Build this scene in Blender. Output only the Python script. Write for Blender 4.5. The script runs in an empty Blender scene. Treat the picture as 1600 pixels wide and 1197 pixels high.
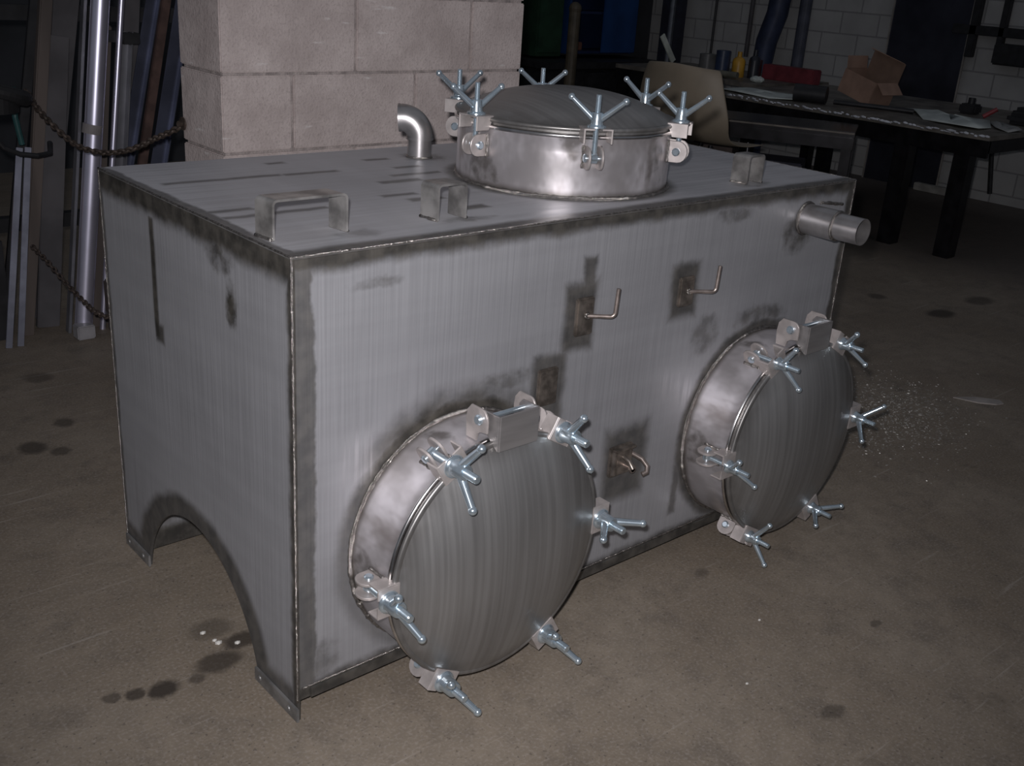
import bpy, bmesh, math, random
from mathutils import Vector, Matrix
random.seed(7)
R = math.radians
C = bpy.context.scene.collection
sc = bpy.context.scene

# ------------------------------------------------------------------ camera, world, flash, exposure
CAM = Vector((-0.7668, -1.3513, 1.2752))
rx = Vector((0.7558, -0.6517, 0.0632)); ry = Vector((-0.1966, -0.3180, -0.9275)); rz = Vector((0.6246, 0.6886, -0.3684))
cam = bpy.data.cameras.new('camera'); co = bpy.data.objects.new('camera', cam); C.objects.link(co)
rot = Matrix((rx, -ry, -rz)).transposed().to_4x4()
co.matrix_world = Matrix.Translation(CAM) @ rot
cam.sensor_width = 36; cam.sensor_fit = 'HORIZONTAL'; cam.lens = 1646.5 / 1600 * 36; cam.clip_start = .02
sc.camera = co
w = bpy.data.worlds.new('world'); sc.world = w; w.use_nodes = True
w.node_tree.nodes['Background'].inputs[0].default_value = (.80, .86, 1.0, 1)
w.node_tree.nodes['Background'].inputs[1].default_value = .11
fl = bpy.data.lights.new('camera_flash', 'SPOT'); fo = bpy.data.objects.new('camera_flash', fl); C.objects.link(fo)
fl.energy = 172; fl.color = (.985, .965, 1); fl.spot_size = R(86); fl.spot_blend = 1.0; fl.shadow_soft_size = .018
fo.matrix_world = Matrix.Translation(CAM - ry * .055 - rx * .03) @ rot
sc.view_settings.view_transform = 'Standard'; sc.view_settings.look = 'None'
sc.view_settings.gamma = 1; sc.view_settings.use_curve_mapping = False; sc.view_settings.exposure = 0

# ------------------------------------------------------------------ helpers
def link(name, me, mat=None, parent=None):
    o = bpy.data.objects.new(name, me); C.objects.link(o)
    if mat and me: me.materials.append(mat)
    if parent: o.parent = parent
    return o
def obj(name, bm, mat, parent=None, smooth=None, fix=True):
    me = bpy.data.meshes.new(name)
    if fix: bmesh.ops.recalc_face_normals(bm, faces=bm.faces[:])
    bm.to_mesh(me); bm.free()
    if smooth is not None:
        me.polygons.foreach_set('use_smooth', [True] * len(me.polygons))
        if smooth < 180: me.set_sharp_from_angle(angle=R(smooth))
    return link(name, me, mat, parent)
def empty(name, loc=(0, 0, 0), rz_=0, parent=None):
    o = bpy.data.objects.new(name, None); C.objects.link(o); o.location = loc; o.rotation_euler = (0, 0, rz_); o.empty_display_size = .05
    if parent: o.parent = parent
    return o
def tag(o, label=None, cat=None, group=None, kind=None):
    if label: o['label'] = label
    if cat: o['category'] = cat
    if group: o['group'] = group
    if kind: o['kind'] = kind
    return o
def B(): return bmesh.new()
def box(bm, c, s, M=None, bev=0):
    """box centred at c with full size s, optional matrix"""
    mt = Matrix.Translation(c) @ Matrix.Diagonal((s[0], s[1], s[2], 1))
    if M is not None: mt = M @ mt
    r = bmesh.ops.create_cube(bm, size=1, matrix=mt)
    if bev:
        es = list({e for v in r['verts'] for e in v.link_edges})
        bmesh.ops.bevel(bm, geom=es, offset=bev, segments=2, affect='EDGES')
def frame_from(d):
    d = d.normalized(); a = Vector((0, 0, 1)) if abs(d.z) < .9 else Vector((1, 0, 0))
    x = a.cross(d).normalized(); y = d.cross(x)
    return x, y
def tube(bm, pts, r, n=12, caps=True, closed=False):
    """sweep a circle along points; r is a float or a list"""
    pts = [Vector(p) for p in pts]; m = len(pts); rings = []
    rr = r if isinstance(r, (list, tuple)) else [r] * m
    px = None
    for i, p in enumerate(pts):
        if closed: d = pts[(i + 1) % m] - pts[i - 1]
        elif i == 0: d = pts[1] - p
        elif i == m - 1: d = p - pts[i - 1]
        else: d = (pts[i + 1] - p).normalized() + (p - pts[i - 1]).normalized()
        d.normalize()
        if px is None: x, y = frame_from(d)
        else:
            x = px - d * px.dot(d)
            if x.length < 1e-6: x, y = frame_from(d)
            x.normalize(); y = d.cross(x)
        px = x
        rings.append([bm.verts.new(p + (x * math.cos(2 * math.pi * k / n) + y * math.sin(2 * math.pi * k / n)) * rr[i]) for k in range(n)])
    rng = range(m) if closed else range(m - 1)
    for i in rng:
        a, b = rings[i], rings[(i + 1) % m]
        for k in range(n): bm.faces.new((a[k], a[(k + 1) % n], b[(k + 1) % n], b[k]))
    if caps and not closed:
        bm.faces.new(rings[0][::-1]); bm.faces.new(rings[-1])
def lathe(bm, prof, n=96, M=None, close=False, wob=None):
    """profile [(r, z)] around local z"""
    M = M or Matrix.Identity(4); rings = []
    for r, z in prof:
        if r < 1e-6: rings.append([bm.verts.new(M @ Vector((0, 0, z)))])
        else:
            ring = []
            for k in range(n):
                a = 2 * math.pi * k / n; dr = wob(a, r, z) if wob else 0
                ring.append(bm.verts.new(M @ Vector(((r + dr) * math.cos(a), (r + dr) * math.sin(a), z))))
            rings.append(ring)
    idx = list(range(len(rings))); pairs = list(zip(idx[:-1], idx[1:]))
    if close: pairs.append((idx[-1], idx[0]))
    for i, j in pairs:
        a, b = rings[i], rings[j]
        if len(a) == 1 and len(b) == 1: continue
        for k in range(n):
            k2 = (k + 1) % n
            if len(a) == 1: bm.faces.new((a[0], b[k2], b[k]))
            elif len(b) == 1: bm.faces.new((a[k], a[k2], b[0]))
            else: bm.faces.new((a[k], a[k2], b[k2], b[k]))
def plate(bm, poly, t, M, bev=0):
    """polygon [(x,y)] in local xy extruded +-t/2 along local z"""
    lo = [bm.verts.new(M @ Vector((x, y, -t / 2))) for x, y in poly]; hi = [bm.verts.new(M @ Vector((x, y, t / 2))) for x, y in poly]
    n = len(poly); fs = [bm.faces.new(lo[::-1]), bm.faces.new(hi)]
    for k in range(n): fs.append(bm.faces.new((lo[k], lo[(k + 1) % n], hi[(k + 1) % n], hi[k])))
    if bev:
        es = list(fs[0].edges) + list(fs[1].edges)
        bmesh.ops.bevel(bm, geom=es, offset=bev, segments=1, affect='EDGES')
def basis(x, y, z, o=(0, 0, 0)):
    m = Matrix((x, y, z)).transposed().to_4x4(); m.translation = Vector(o); return m
def seg(bm, a, b, wid, thk, up=None):
    """flat bar from a to b; wid across, thk deep (towards up)"""
    a = Vector(a); b = Vector(b); d = (b - a); L = d.length; d.normalize()
    up = Vector(up or (0, -1, 0)); x = d.cross(up).normalized(); u = x.cross(d)
    box(bm, (0, 0, L / 2), (wid, thk, L), basis(x, u, d, a), bev=min(thk, wid) * .12)

# ------------------------------------------------------------------ materials
class NT:
    def __init__(s, name):
        s.mat = bpy.data.materials.new(name); s.mat.use_nodes = True; s.t = s.mat.node_tree
        s.b = s.t.nodes['Principled BSDF']; s.tc = s.t.nodes.new('ShaderNodeTexCoord')
    def set(s, sock, v):
        if isinstance(v, bpy.types.NodeSocket): s.t.links.new(v, sock)
        elif isinstance(v, (tuple, list)) and len(v) == 3 and len(getattr(sock, 'default_value', (0,) * 3)) == 4: sock.default_value = (*v, 1)
        else: sock.default_value = v
    def m(s, op, a, b=None, clamp=False):
        n = s.t.nodes.new('ShaderNodeMath'); n.operation = op; n.use_clamp = clamp
        s.set(n.inputs[0], a)
        if b is not None: s.set(n.inputs[1], b)
        return n.outputs[0]
    def xyz(s, v=None):
        n = s.t.nodes.new('ShaderNodeSeparateXYZ'); s.t.links.new(v or s.tc.outputs['Object'], n.inputs[0]); return n.outputs
    def comb(s, x, y, z):
        n = s.t.nodes.new('ShaderNodeCombineXYZ')
        for i, q in enumerate((x, y, z)): s.set(n.inputs[i], q)
        return n.outputs[0]
    def noise(s, scale, detail=3, stretch=(1, 1, 1), rough=.5, vec=None):
        mp = s.t.nodes.new('ShaderNodeMapping'); mp.inputs['Scale'].default_value = stretch
        s.t.links.new(vec or s.tc.outputs['Object'], mp.inputs[0])
        n = s.t.nodes.new('ShaderNodeTexNoise'); n.inputs['Scale'].default_value = scale; n.inputs['Detail'].default_value = detail; n.inputs['Roughness'].default_value = rough
        s.t.links.new(mp.outputs[0], n.inputs['Vector']); return n.outputs[0]
    def ss(s, v, a, b, lo=0., hi=1.):
        """smoothstep a->b mapped to lo->hi (a<b)"""
        n = s.t.nodes.new('ShaderNodeMapRange'); n.interpolation_type = 'SMOOTHSTEP'
        s.set(n.inputs[0], v)
        for i, q in enumerate((a, b, lo, hi)): n.inputs[i + 1].default_value = q
        return n.outputs[0]
    def mix(s, f, a, b):
        n = s.t.nodes.new('ShaderNodeMix'); n.data_type = 'RGBA'
        s.set(n.inputs[0], f); s.set(n.inputs[6], a); s.set(n.inputs[7], b); return n.outputs[2]
    def rect(s, x, z, cx, cz, hx, hz, soft=.01, k=1.):
        d = s.m('MAXIMUM', s.m('SUBTRACT', s.m('ABSOLUTE', s.m('SUBTRACT', x, cx)), hx), s.m('SUBTRACT', s.m('ABSOLUTE', s.m('SUBTRACT', z, cz)), hz))
        return s.ss(d, -soft * .3, soft, k, 0.)
    def rad(s, x, z, cx, cz, ex=1., ez=1.):
        a = s.m('DIVIDE', s.m('SUBTRACT', x, cx), ex); b = s.m('DIVIDE', s.m('SUBTRACT', z, cz), ez)
        return s.m('SQRT', s.m('ADD', s.m('MULTIPLY', a, a), s.m('MULTIPLY', b, b)))
    def blob(s, x, z, cx, cz, ex, ez, k=1.):
        if not hasattr(s, 'brk'): s.brk = s.noise(26, 4, rough=.6); s.jag = s.m('MULTIPLY', s.m('SUBTRACT', s.noise(34, 3), .5), 1.1)
        return s.m('MULTIPLY', s.ss(s.m('ADD', s.rad(x, z, cx, cz, ex, ez), s.jag), .45, 1.15, k, 0.), s.ss(s.brk, .30, .62, .35, 1.))
    def mx(s, *a):
        r = a[0]
        for q in a[1:]: r = s.m('MAXIMUM', r, q)
        return r
    def bump(s, h, strength=.2, dist=.01):
        n = s.t.nodes.new('ShaderNodeBump'); n.inputs['Strength'].default_value = strength; n.inputs['Distance'].default_value = dist
        s.t.links.new(h, n.inputs['Height']); s.t.links.new(n.outputs[0], s.b.inputs['Normal'])
    def out(s, col, rough=.5, metal=0., spec=None):
        s.set(s.b.inputs['Base Color'], col); s.set(s.b.inputs['Roughness'], rough); s.set(s.b.inputs['Metallic'], metal)
        if spec is not None: s.b.inputs['Specular IOR Level'].default_value = spec
        return s.mat
def plain(name, col, rough=.6, metal=0., var=.25, scale=12, bump=0., stretch=(1, 1, 1)):
    n = NT(name); f = n.ss(n.noise(scale, 4, stretch), .3, .7)
    c = n.mix(f, tuple(q * (1 - var) for q in col), tuple(min(1, q * (1 + var)) for q in col))
    if bump: n.bump(n.noise(scale * 4, 4), bump)
    return n.out(c, rough, metal)

STEEL = (.40, .395, .405); DARK = (.075, .068, .06)
METAL = .38
def steel_common(n, x, u, v, mask, su, sv, g=1.):
    """u across the brushing, v along it"""
    br = n.noise(1, 4, su); bh = n.noise(1, 3, sv); cl = n.noise(3.2, 4)
    f = n.m('ADD', n.m('MULTIPLY', n.ss(br, .34, .64), .34), n.m('ADD', n.m('MULTIPLY', n.ss(bh, .3, .7), .25), n.m('MULTIPLY', n.ss(cl, .3, .7), .41)))
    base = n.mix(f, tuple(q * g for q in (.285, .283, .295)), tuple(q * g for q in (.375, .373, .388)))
    col = n.mix(mask, base, n.mix(n.ss(n.noise(30, 4), .3, .7), (.035, .032, .027), (.095, .086, .073)))
    rough = n.m('ADD', n.ss(br, .3, .7, .0, .1), .46)
    n.bump(br, .08, .002)
    return n.out(col, rough, METAL)
def wobble(n, a, amp=.02, scale=14):
    w_ = n.m('MULTIPLY', n.m('SUBTRACT', n.noise(scale, 4, rough=.65), .5), amp)
    return n.m('ADD', a, w_)

def mat_front():
    n = NT('front_panel_steel'); X, Y, Z = n.xyz(); x = wobble(n, X, .03, 11); z = wobble(n, Z, .03, 15)
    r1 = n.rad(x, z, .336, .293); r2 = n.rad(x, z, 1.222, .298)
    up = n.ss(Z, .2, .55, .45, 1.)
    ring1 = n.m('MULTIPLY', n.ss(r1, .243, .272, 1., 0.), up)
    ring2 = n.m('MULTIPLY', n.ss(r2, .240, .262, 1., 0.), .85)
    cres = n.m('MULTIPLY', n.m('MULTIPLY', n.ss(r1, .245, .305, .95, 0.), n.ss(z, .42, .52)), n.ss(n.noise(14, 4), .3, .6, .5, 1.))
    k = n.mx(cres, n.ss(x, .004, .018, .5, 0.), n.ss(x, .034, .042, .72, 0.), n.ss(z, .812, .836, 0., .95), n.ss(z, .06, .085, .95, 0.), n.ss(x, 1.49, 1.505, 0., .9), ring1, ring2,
             n.rect(x, z, .622, .655, .035, .062, .02, .85), n.rect(x, z, .642, .735, .012, .03, .012, .8),
             n.rect(x, z, .930, .662, .036, .052, .02, .85), n.rect(x, z, .552, .515, .035, .07, .018, .8),
             n.rect(x, z, .800, .295, .055, .075, .03, .8), n.blob(x, z, 1.02, .55, .055, .05, .55), n.blob(x, z, .44, .56, .09, .022, .6),
             n.rect(x, z, .985, .18, .008, .06, .012, .7), n.blob(x, z, .155, .79, .06, .010, .5), n.blob(x, z, 1.315, .745, .07, .05, .8),
             n.blob(x, z, 1.07, .81, .07, .02, .6), n.blob(x, z, 1.22, .56, .10, .03, .7), n.blob(x, z, .05, .10, .04, .06, .5))
    return steel_common(n, X, X, Z, k, (260, 1, 3), (1.2, 1, 26), .95)
def mat_end():
    n = NT('end_panel_steel'); X, Y, Z = n.xyz(); y = wobble(n, Y, .02, 12); z = wobble(n, Z, .03, 12)
    ar = n.rad(y, z, .39, 0., .245, .215)
    fine = n.m('ADD', Y, n.m('MULTIPLY', n.m('SUBTRACT', n.noise(9, 2), .5), .008))
    k = n.mx(n.ss(z, .792, .82, 0., .97), n.ss(y, .008, .024, .95, 0.), n.ss(y, .735, .745, 0., .8), n.ss(ar, 1.13, 1.26, .85, 0.), n.ss(z, .045, .075, .8, 0.),
             n.rect(fine, Z, .512, .685, .0075, .115, .008, .97), n.rect(fine, Z, .502, .580, .014, .014, .012, .9), n.blob(y, z, .2, .722, .022, .05, 1.), n.blob(y, z, .2, .722, .012, .03, 1.), n.blob(y, z, .245, .795, .06, .03, .9))
    return steel_common(n, Y, Y, Z, k, (1, 260, 3), (1, 1.2, 22), 1.0)
def mat_top():
    n = NT('top_panel_steel'); X, Y, Z = n.xyz(); x = wobble(n, X, .03, 9); y = wobble(n, Y, .02, 10)
    L = lambda a, b, yy, h=.005, k_=.7: n.rect(x, y, (a + b) / 2, yy, (b - a) / 2, h, .012, k_)
    rp = n.rad(x, y, .835, .305)
    k = n.mx(n.ss(y, .018, .042, .85, 0.), n.ss(x, .012, .022, .75, 0.), n.ss(rp, .235, .262, .75, 0.),
             L(.05, .287, .555), L(.30, .42, .55), L(.0, .10, .31), L(.02, .22, .262), L(.37, .44, .30), L(.40, .47, .25, .008), L(.45, .50, .155, .01, .8), L(.44, .53, .41, .008),
             L(.55, .60, .63), L(.56, .62, .53), L(.50, .62, .46), L(.33, .36, .67), n.blob(x, y, .70, .62, .06, .06, .6), n.blob(x, y, 1.21, .07, .06, .03, .5), n.blob(x, y, .17, .08, .05, .03, .4),
             n.blob(x, y, .40, .08, .06, .02, .6))
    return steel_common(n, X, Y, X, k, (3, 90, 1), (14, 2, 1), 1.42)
def mat_neck():
    n = NT('neck_steel'); X, Y, Z = n.xyz()
    f = n.noise(7, 4, (1, 1, .7), .6); g = n.noise(2.5, 3, (3, 3, 1))
    br = n.noise(1, 3, (6, 6, 130))
    base = n.mix(n.ss(f, .35, .65), (.42, .39, .39), (.78, .74, .76))
    base = n.mix(n.ss(g, .55, .72, 0, .6), base, (.20, .17, .15))
    base = n.mix(n.ss(n.noise(6, 4, (1.3, 1.3, .6), .7), .52, .66, 0., .55), base, (.24, .20, .185))
    k = n.m('MAXIMUM', n.ss(Z, .004, .02, .8, 0.), n.ss(n.noise(11, 4), .58, .70, 0., .7))
    col = n.mix(k, base, (.11, .095, .08))
    n.bump(n.m('ADD', n.noise(9, 3), n.m('MULTIPLY', n.noise(40, 2, (1, 1, .5)), .12)), .3, .01)
    return n.out(col, n.m('ADD', n.ss(f, .3, .7, .0, .12), .30), .68)
def mat_lid():
    n = NT('lid_steel'); X, Y, Z = n.xyz()
    br = n.noise(1, 4, (130, 2.5, 1)); wide = n.noise(1, 3, (16, 1.2, 1)); cl = n.noise(4, 4)
    f = n.m('ADD', n.m('MULTIPLY', n.ss(br, .3, .7), .35), n.m('ADD', n.m('MULTIPLY', n.ss(wide, .3, .7), .35), n.m('MULTIPLY', n.ss(cl, .3, .7), .3)))
    base = n.mix(f, (.235, .228, .222), (.37, .362, .355))
    r = n.rad(X, Y, 0., 0.)
    base = n.mix(n.m('MULTIPLY', n.ss(r, .19, .235), n.ss(n.noise(9, 3), .4, .6, 0., .6)), base, (.12, .11, .10))
    n.bump(br, .06, .002)
    return n.out(base, n.m('ADD', n.ss(br, .3, .7, .0, .08), .35), .72)
M_front, M_end, M_top, M_neck, M_lid = mat_front(), mat_end(), mat_top(), mat_neck(), mat_lid()
M_zinc = plain('zinc_plating', (.62, .72, .79), .20, .86, .10, 40)
M_lug = plain('cut_steel_lug', (.47, .425, .405), .40, .5, .2, 30)
M_hb = plain('hinge_bracket_steel', (.27, .255, .25), .38, .65, .3, 25, 0, (1, .1, 1))
M_foot = plain('foot_strip_steel', (.21, .205, .20), .45, .5, .3, 25)
M_strap = plain('bent_bar_steel', (.36, .345, .33), .33, .72, .45, 22)
M_ring = plain('polished_ring_steel', (.62, .60, .59), .22, 1., .2, 30)
M_weld = plain('weld_bead_steel', (.34, .315, .295), .2, .9, .4, 160, .5)
M_pipe = plain('pipe_steel', (.46, .44, .435), .3, .85, .12, 30)
M_hook = plain('brownish_rod_steel', (.36, .30, .27), .35, .8, .25, 60)
M_hook_plate = plain('heat_stained_plate', (.22, .19, .165), .36, .75, .4, 45)

# ------------------------------------------------------------------ STEEL TANK
Lx, Dy, H = 1.520, .753, .85
tank = tag(empty('steel_tank'), 'large brushed steel tank with arched end panels and three round bolted hatches', 'tank')
T = .006
def arch_z(t): return .215 * max(0, 1 - t * t) ** .62
end_poly = [(0, 0), (.145, 0)]
for i in range(0, 41):
    t = -1 + 2 * i / 40; yy = .39 + .245 * math.sin(t * math.pi / 2); tt = (yy - .39) / .245
    end_poly.append((yy, arch_z(tt)))
end_poly += [(Dy, 0), (Dy, H), (0, H)]
def dedupe(p):
    r = []
    for q in p:
        if not r or abs(q[0] - r[-1][0]) + abs(q[1] - r[-1][1]) > 1e-4: r.append(q)
    return r
end_poly = dedupe(end_poly)
ME = lambda x: basis((0, 1, 0), (0, 0, 1), (1, 0, 0), (x, 0, 0))
for x in (T / 2, Lx - T / 2):
    bm = B(); plate(bm, end_poly, T, ME(x), .0008)
    e = obj('end_panel', bm, M_end, tank)
bm = B(); box(bm, (Lx / 2, T / 2 + .0005, (H + .04) / 2), (Lx - .002, T, H - .042), bev=.0008); obj('front_panel', bm, M_front, tank)
bm = B(); box(bm, (Lx / 2, Dy - T / 2, (H + .0) / 2), (Lx - .004, T, H - .004), bev=.0008); obj('back_panel', bm, M_end, tank)
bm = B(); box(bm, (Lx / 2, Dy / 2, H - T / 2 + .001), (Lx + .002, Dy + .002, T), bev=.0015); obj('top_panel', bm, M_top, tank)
bm = B(); box(bm, (Lx / 2, .664, .128), (Lx - .012, T, .212)); obj('back_skirt', bm, M_front, tank)
bm = B(); box(bm, (Lx / 2, Dy / 2, .235), (Lx - .02, Dy - .02, T)); obj('bottom_panel', bm, M_end, tank)
# foot strips on the end panel and sill strip on the front
for y0, y1 in ((-.006, .150), (.628, Dy)):
    bm = B(); box(bm, (-.0025, (y0 + y1) / 2, .014), (.005, y1 - y0, .028), bev=.001)
    for yy in (y0 + .03, y1 - .02):
        lathe(bm, [(0, 0), (.006, 0), (.005, .002), (0, .0025)], 12, basis((0, 0, 1), (0, -1, 0), (-1, 0, 0), (-.005, yy, .014)))
    obj('foot_strip', bm, M_foot, tank, 30)
bm = B(); box(bm, (Lx / 2 + .01, -.002, .052), (Lx - .03, .004, .022), bev=.001); obj('sill_strip', bm, M_front, tank)
def bead(a, b, r=.0035, n=None, amp=.3):
    bm = B(); a = Vector(a); b = Vector(b); L = (b - a).length; n = n or int(L / .006)
    pts = [a.lerp(b, i / n) + Vector((random.uniform(-1, 1), random.uniform(-1, 1), random.uniform(-1, 1))) * r * .15 for i in range(n + 1)]
    tube(bm, pts, [r * (1 + amp * random.uniform(-1, 1)) for _ in pts], 8)
    return bm
for a, b, r in (((0, 0, .04), (0, 0, H), .0022), ((0, 0, H), (Lx, 0, H), .002), ((0, 0, H), (0, Dy, H), .002), ((Lx, 0, .04), (Lx, 0, H), .0022),
                ((Lx, 0, H), (Lx, Dy, H), .002), ((.01, -.001, .066), (Lx - .01, -.001, .066), .002), ((0, Dy, 0), (0, Dy, H), .002)):
    obj('weld_seam', bead(a, b, r, amp=.18), M_weld, tank, 180)

# ------------------------------------------------------------------ hatches: neck, lid, clamps (local z = outward)
RN, HN = .229, .120
def neck_bm():
    bm = B(); wob = lambda a, r, z: .0012 * math.sin(3 * a + 1) + .0008 * math.sin(7 * a)
    prof = [(RN, -.004), (RN, .03), (RN, .06), (RN, .09), (RN, HN - .006), (RN + .003, HN - .002), (RN + .003, HN), (RN - .005, HN), (RN - .005, .06), (RN - .005, -.004)]
    lathe(bm, prof, 128, close=True, wob=wob); return bm
def weldring_bm(r=RN, t=.005):
    bm = B(); rnd = [random.uniform(-1, 1) for _ in range(200)]
    pts = [(math.cos(2 * math.pi * i / 200) * (r + .001), math.sin(2 * math.pi * i / 200) * (r + .001), .0015 + rnd[i] * .0004) for i in range(200)]
    tube(bm, pts, [t * (1 + .25 * rnd[(i * 7) % 200]) for i in range(200)], 8, closed=True); return bm
def ring_bm():
    bm = B(); lathe(bm, [(RN - .004, HN - .001)] + [(RN + .003 + .0052 * math.cos(a), HN + .003 + .0045 * math.sin(a)) for a in [R(-90 + 20 * i) for i in range(10)]] + [(RN - .004, HN + .0075)], 128, close=True); return bm
def lid_bm():
    z0 = HN + .0078; bm = B(); p = [(RN - .008, z0), (RN + .001, z0), (RN + .001, z0 + .004)]
    p += [(RN + .0035 + .0048 * math.cos(a), z0 + .009 + .0044 * math.sin(a)) for a in [R(-90 + 20 * i) for i in range(10)]] + [(RN + .001, z0 + .0138)]
    r0, zz = RN - .001, z0 + .0135
    p.append((r0, zz))
    for i in range(1, 25):
        q = r0 * (1 - i / 24); s_ = q / r0
        p.append((q, zz + .050 * (1 - s_ ** 2.35)))
    lathe(bm, p, 128); bmesh.ops.holes_fill(bm, edges=[e for e in bm.edges if e.is_boundary]); return bm
# clamp pieces in clamp space: x radial (0 at port axis), y tangential, z outward
RB = .247; ZP = .085; ZB = .146
def lug_bm(s):
    bm = B(); poly = [(RN - .002, ZP - .022), (RB + .004, ZP - .022)]
    for i in range(0, 9):
        a = -math.pi / 2 + math.pi * i / 8; poly.append((RB + .004 + .019 * math.cos(a), ZP + .022 * math.sin(a)))
    poly += [(RB + .004, ZP + .022), (RN - .002, ZP + .022)]
    # polygon coordinates are (radial, axial); plate normal is tangential
    plate(bm, dedupe(poly), .005, basis((1, 0, 0), (0, 0, 1), (0, -1, 0), (0, s * .013, 0)), .0007); return bm
def lugweld_bm(s):
    return bead((RN + .001, s * .0175, ZP - .022), (RN + .001, s * .0175, ZP + .022), .0032, 8, .35)
def pin_bm():
    bm = B(); tube(bm, [(RB, -.019, ZP), (RB, .019, ZP)], .0045, 14)
    for s in (-1, 1): tube(bm, [(RB, s * .0157, ZP), (RB, s * .0185, ZP), (RB, s * .0205, ZP)], [.0085, .0085, .006], 14)
    return bm
def eye_bm(tip, br=.0055):
    bm = B(); tube(bm, [(RB, -.006, ZP), (RB, .006, ZP)], .0098, 18)
    zs = [ZP + .006]; rs = [br]
    zz = ZP + .012
    while zz < tip - .002: zs += [zz, zz + .0008, zz + .0016]; rs += [br, br * .88, br]; zz += .0024
    zs.append(tip); rs.append(br * .8)
    tube(bm, [(RB, 0, q) for q in zs], rs, 14); return bm
def bracket_bm():
    bm = B(); x0, x1 = RN - .004, RB + .021; wy = .026
    poly = [(x0, -wy), (x1, -wy), (x1, -.0075), (RB - .001, -.0075), (RB - .006, -.004), (RB - .006, .004), (RB - .001, .0075), (x1, .0075), (x1, wy), (x0, wy)]
    plate(bm, poly, .0035, Matrix.Translation((0, 0, ZB - .0035)), .0005)
    for s in (-1, 1):
        pl_ = [(x0 + .012, ZB - .030), (x1, ZB - .030), (x1, ZB - .002), (x0, ZB - .002)]
        plate(bm, pl_, .0035, basis((1, 0, 0), (0, 0, 1), (0, -1, 0), (0, s * (wy + .0012), 0)), .0005)
    return bm
def wing_bm(h, l, fr, k=1.):
    """origin at nut base on the bolt axis, arms along local x"""
    bm = B()
    lathe(bm, [(0, 0), (fr, 0), (fr, .002), (fr * .97, .0035), (.0125 * k, .006), (.0118 * k, .012), (.0112 * k, h * .50), (.0100 * k, h * .54), (.0060 * k, h * .55), (0, h * .55)], 28)
    for s in (-1, 1):
        a = Vector((s * .005, 0, h * .26)); b = Vector((s * l, 0, h)); d = (b - a)
        tube(bm, [a, a + d * .12, a + d * .5, b - d.normalized() * .006, b], [q * k for q in (.0062, .0062, .0056, .0050, .0050)], 14)
        bmesh.ops.create_uvsphere(bm, u_segments=16, v_segments=10, radius=.0068 * (1 + k) / 2, matrix=Matrix.Translation(b))
    return bm
def hinge_lug_bm(s):
    bm = B(); poly = [(RN - .003, .080), (.258, .078), (.276, .080), (.288, .090)]
    for i in range(0, 7):
        a = math.pi / 2 - (math.pi / 2) * i / 6
        poly.append((.268 + .020 * math.sin(a), .118 + .016 * math.cos(a) * 1.0))
    poly += [(.248, .134), (.246, .116), (.240, .108), (RN - .003, .106)]
    # punched hole shown by the pin washer
    plate(bm, dedupe(poly), .004, basis((1, 0, 0), (0, 0, 1), (0, -1, 0), (0, s * .054, 0)), .0006); return bm
def hinge_bracket_bm():
    bm = B(); x0, x1 = RN - .010, .283
    plate(bm, [(x0, -.043), (x1, -.043), (x1, .043), (x0, .043)], .004, Matrix.Translation((0, 0, .152)), .0006)
    for s in (-1, 1):
        poly = [(x0 + .006, .144), (x0 + .016, .130), (.258, .104), (.272, .102), (.282, .110), (x1, .152), (x0, .152)]
        plate(bm, poly, .004, basis((1, 0, 0), (0, 0, 1), (0, -1, 0), (0, s * .0440, 0)), .0006)
    return bm
def hinge_pin_bm():
    bm = B(); tube(bm, [(.268, -.062, .114), (.268, .062, .114)], .0048, 14)
    for s in (-1, 1): tube(bm, [(.268, s * .0565, .114), (.268, s * .060, .114), (.268, s * .063, .114)], [.0095, .0095, .007], 16)
    return bm
proto = {}
def inst(key, maker, mat, parent, Mx, smooth=30, label=None):
    if key not in proto:
        o = obj(key.split('#')[0], maker(), mat, parent, smooth); proto[key] = o
    else:
        o = proto[key].copy(); C.objects.link(o); o.parent = parent
    o.matrix_basis = Mx
    if label: o['label'] = label
    return o
PORTS = (
    ('front left hatch', Matrix.Translation((.336, 0, .293)) @ basis((1, 0, 0), (0, 0, 1), (0, -1, 0)), [0, 45, 144, 117, 66, 9], 'L', True, .206, RB),
    ('front right hatch', Matrix.Translation((1.222, 0, .298)) @ basis((1, 0, 0), (0, 0, 1), (0, -1, 0)), [45, 66, 171, 132, 33, 72], 'R', True, .200, RB - .002),
    ('top hatch', Matrix.Translation((.838, .305, H + .001)), [105, 93, 54, 168, 63, 174], 'T', False, .206, RB + .001),
)
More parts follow.
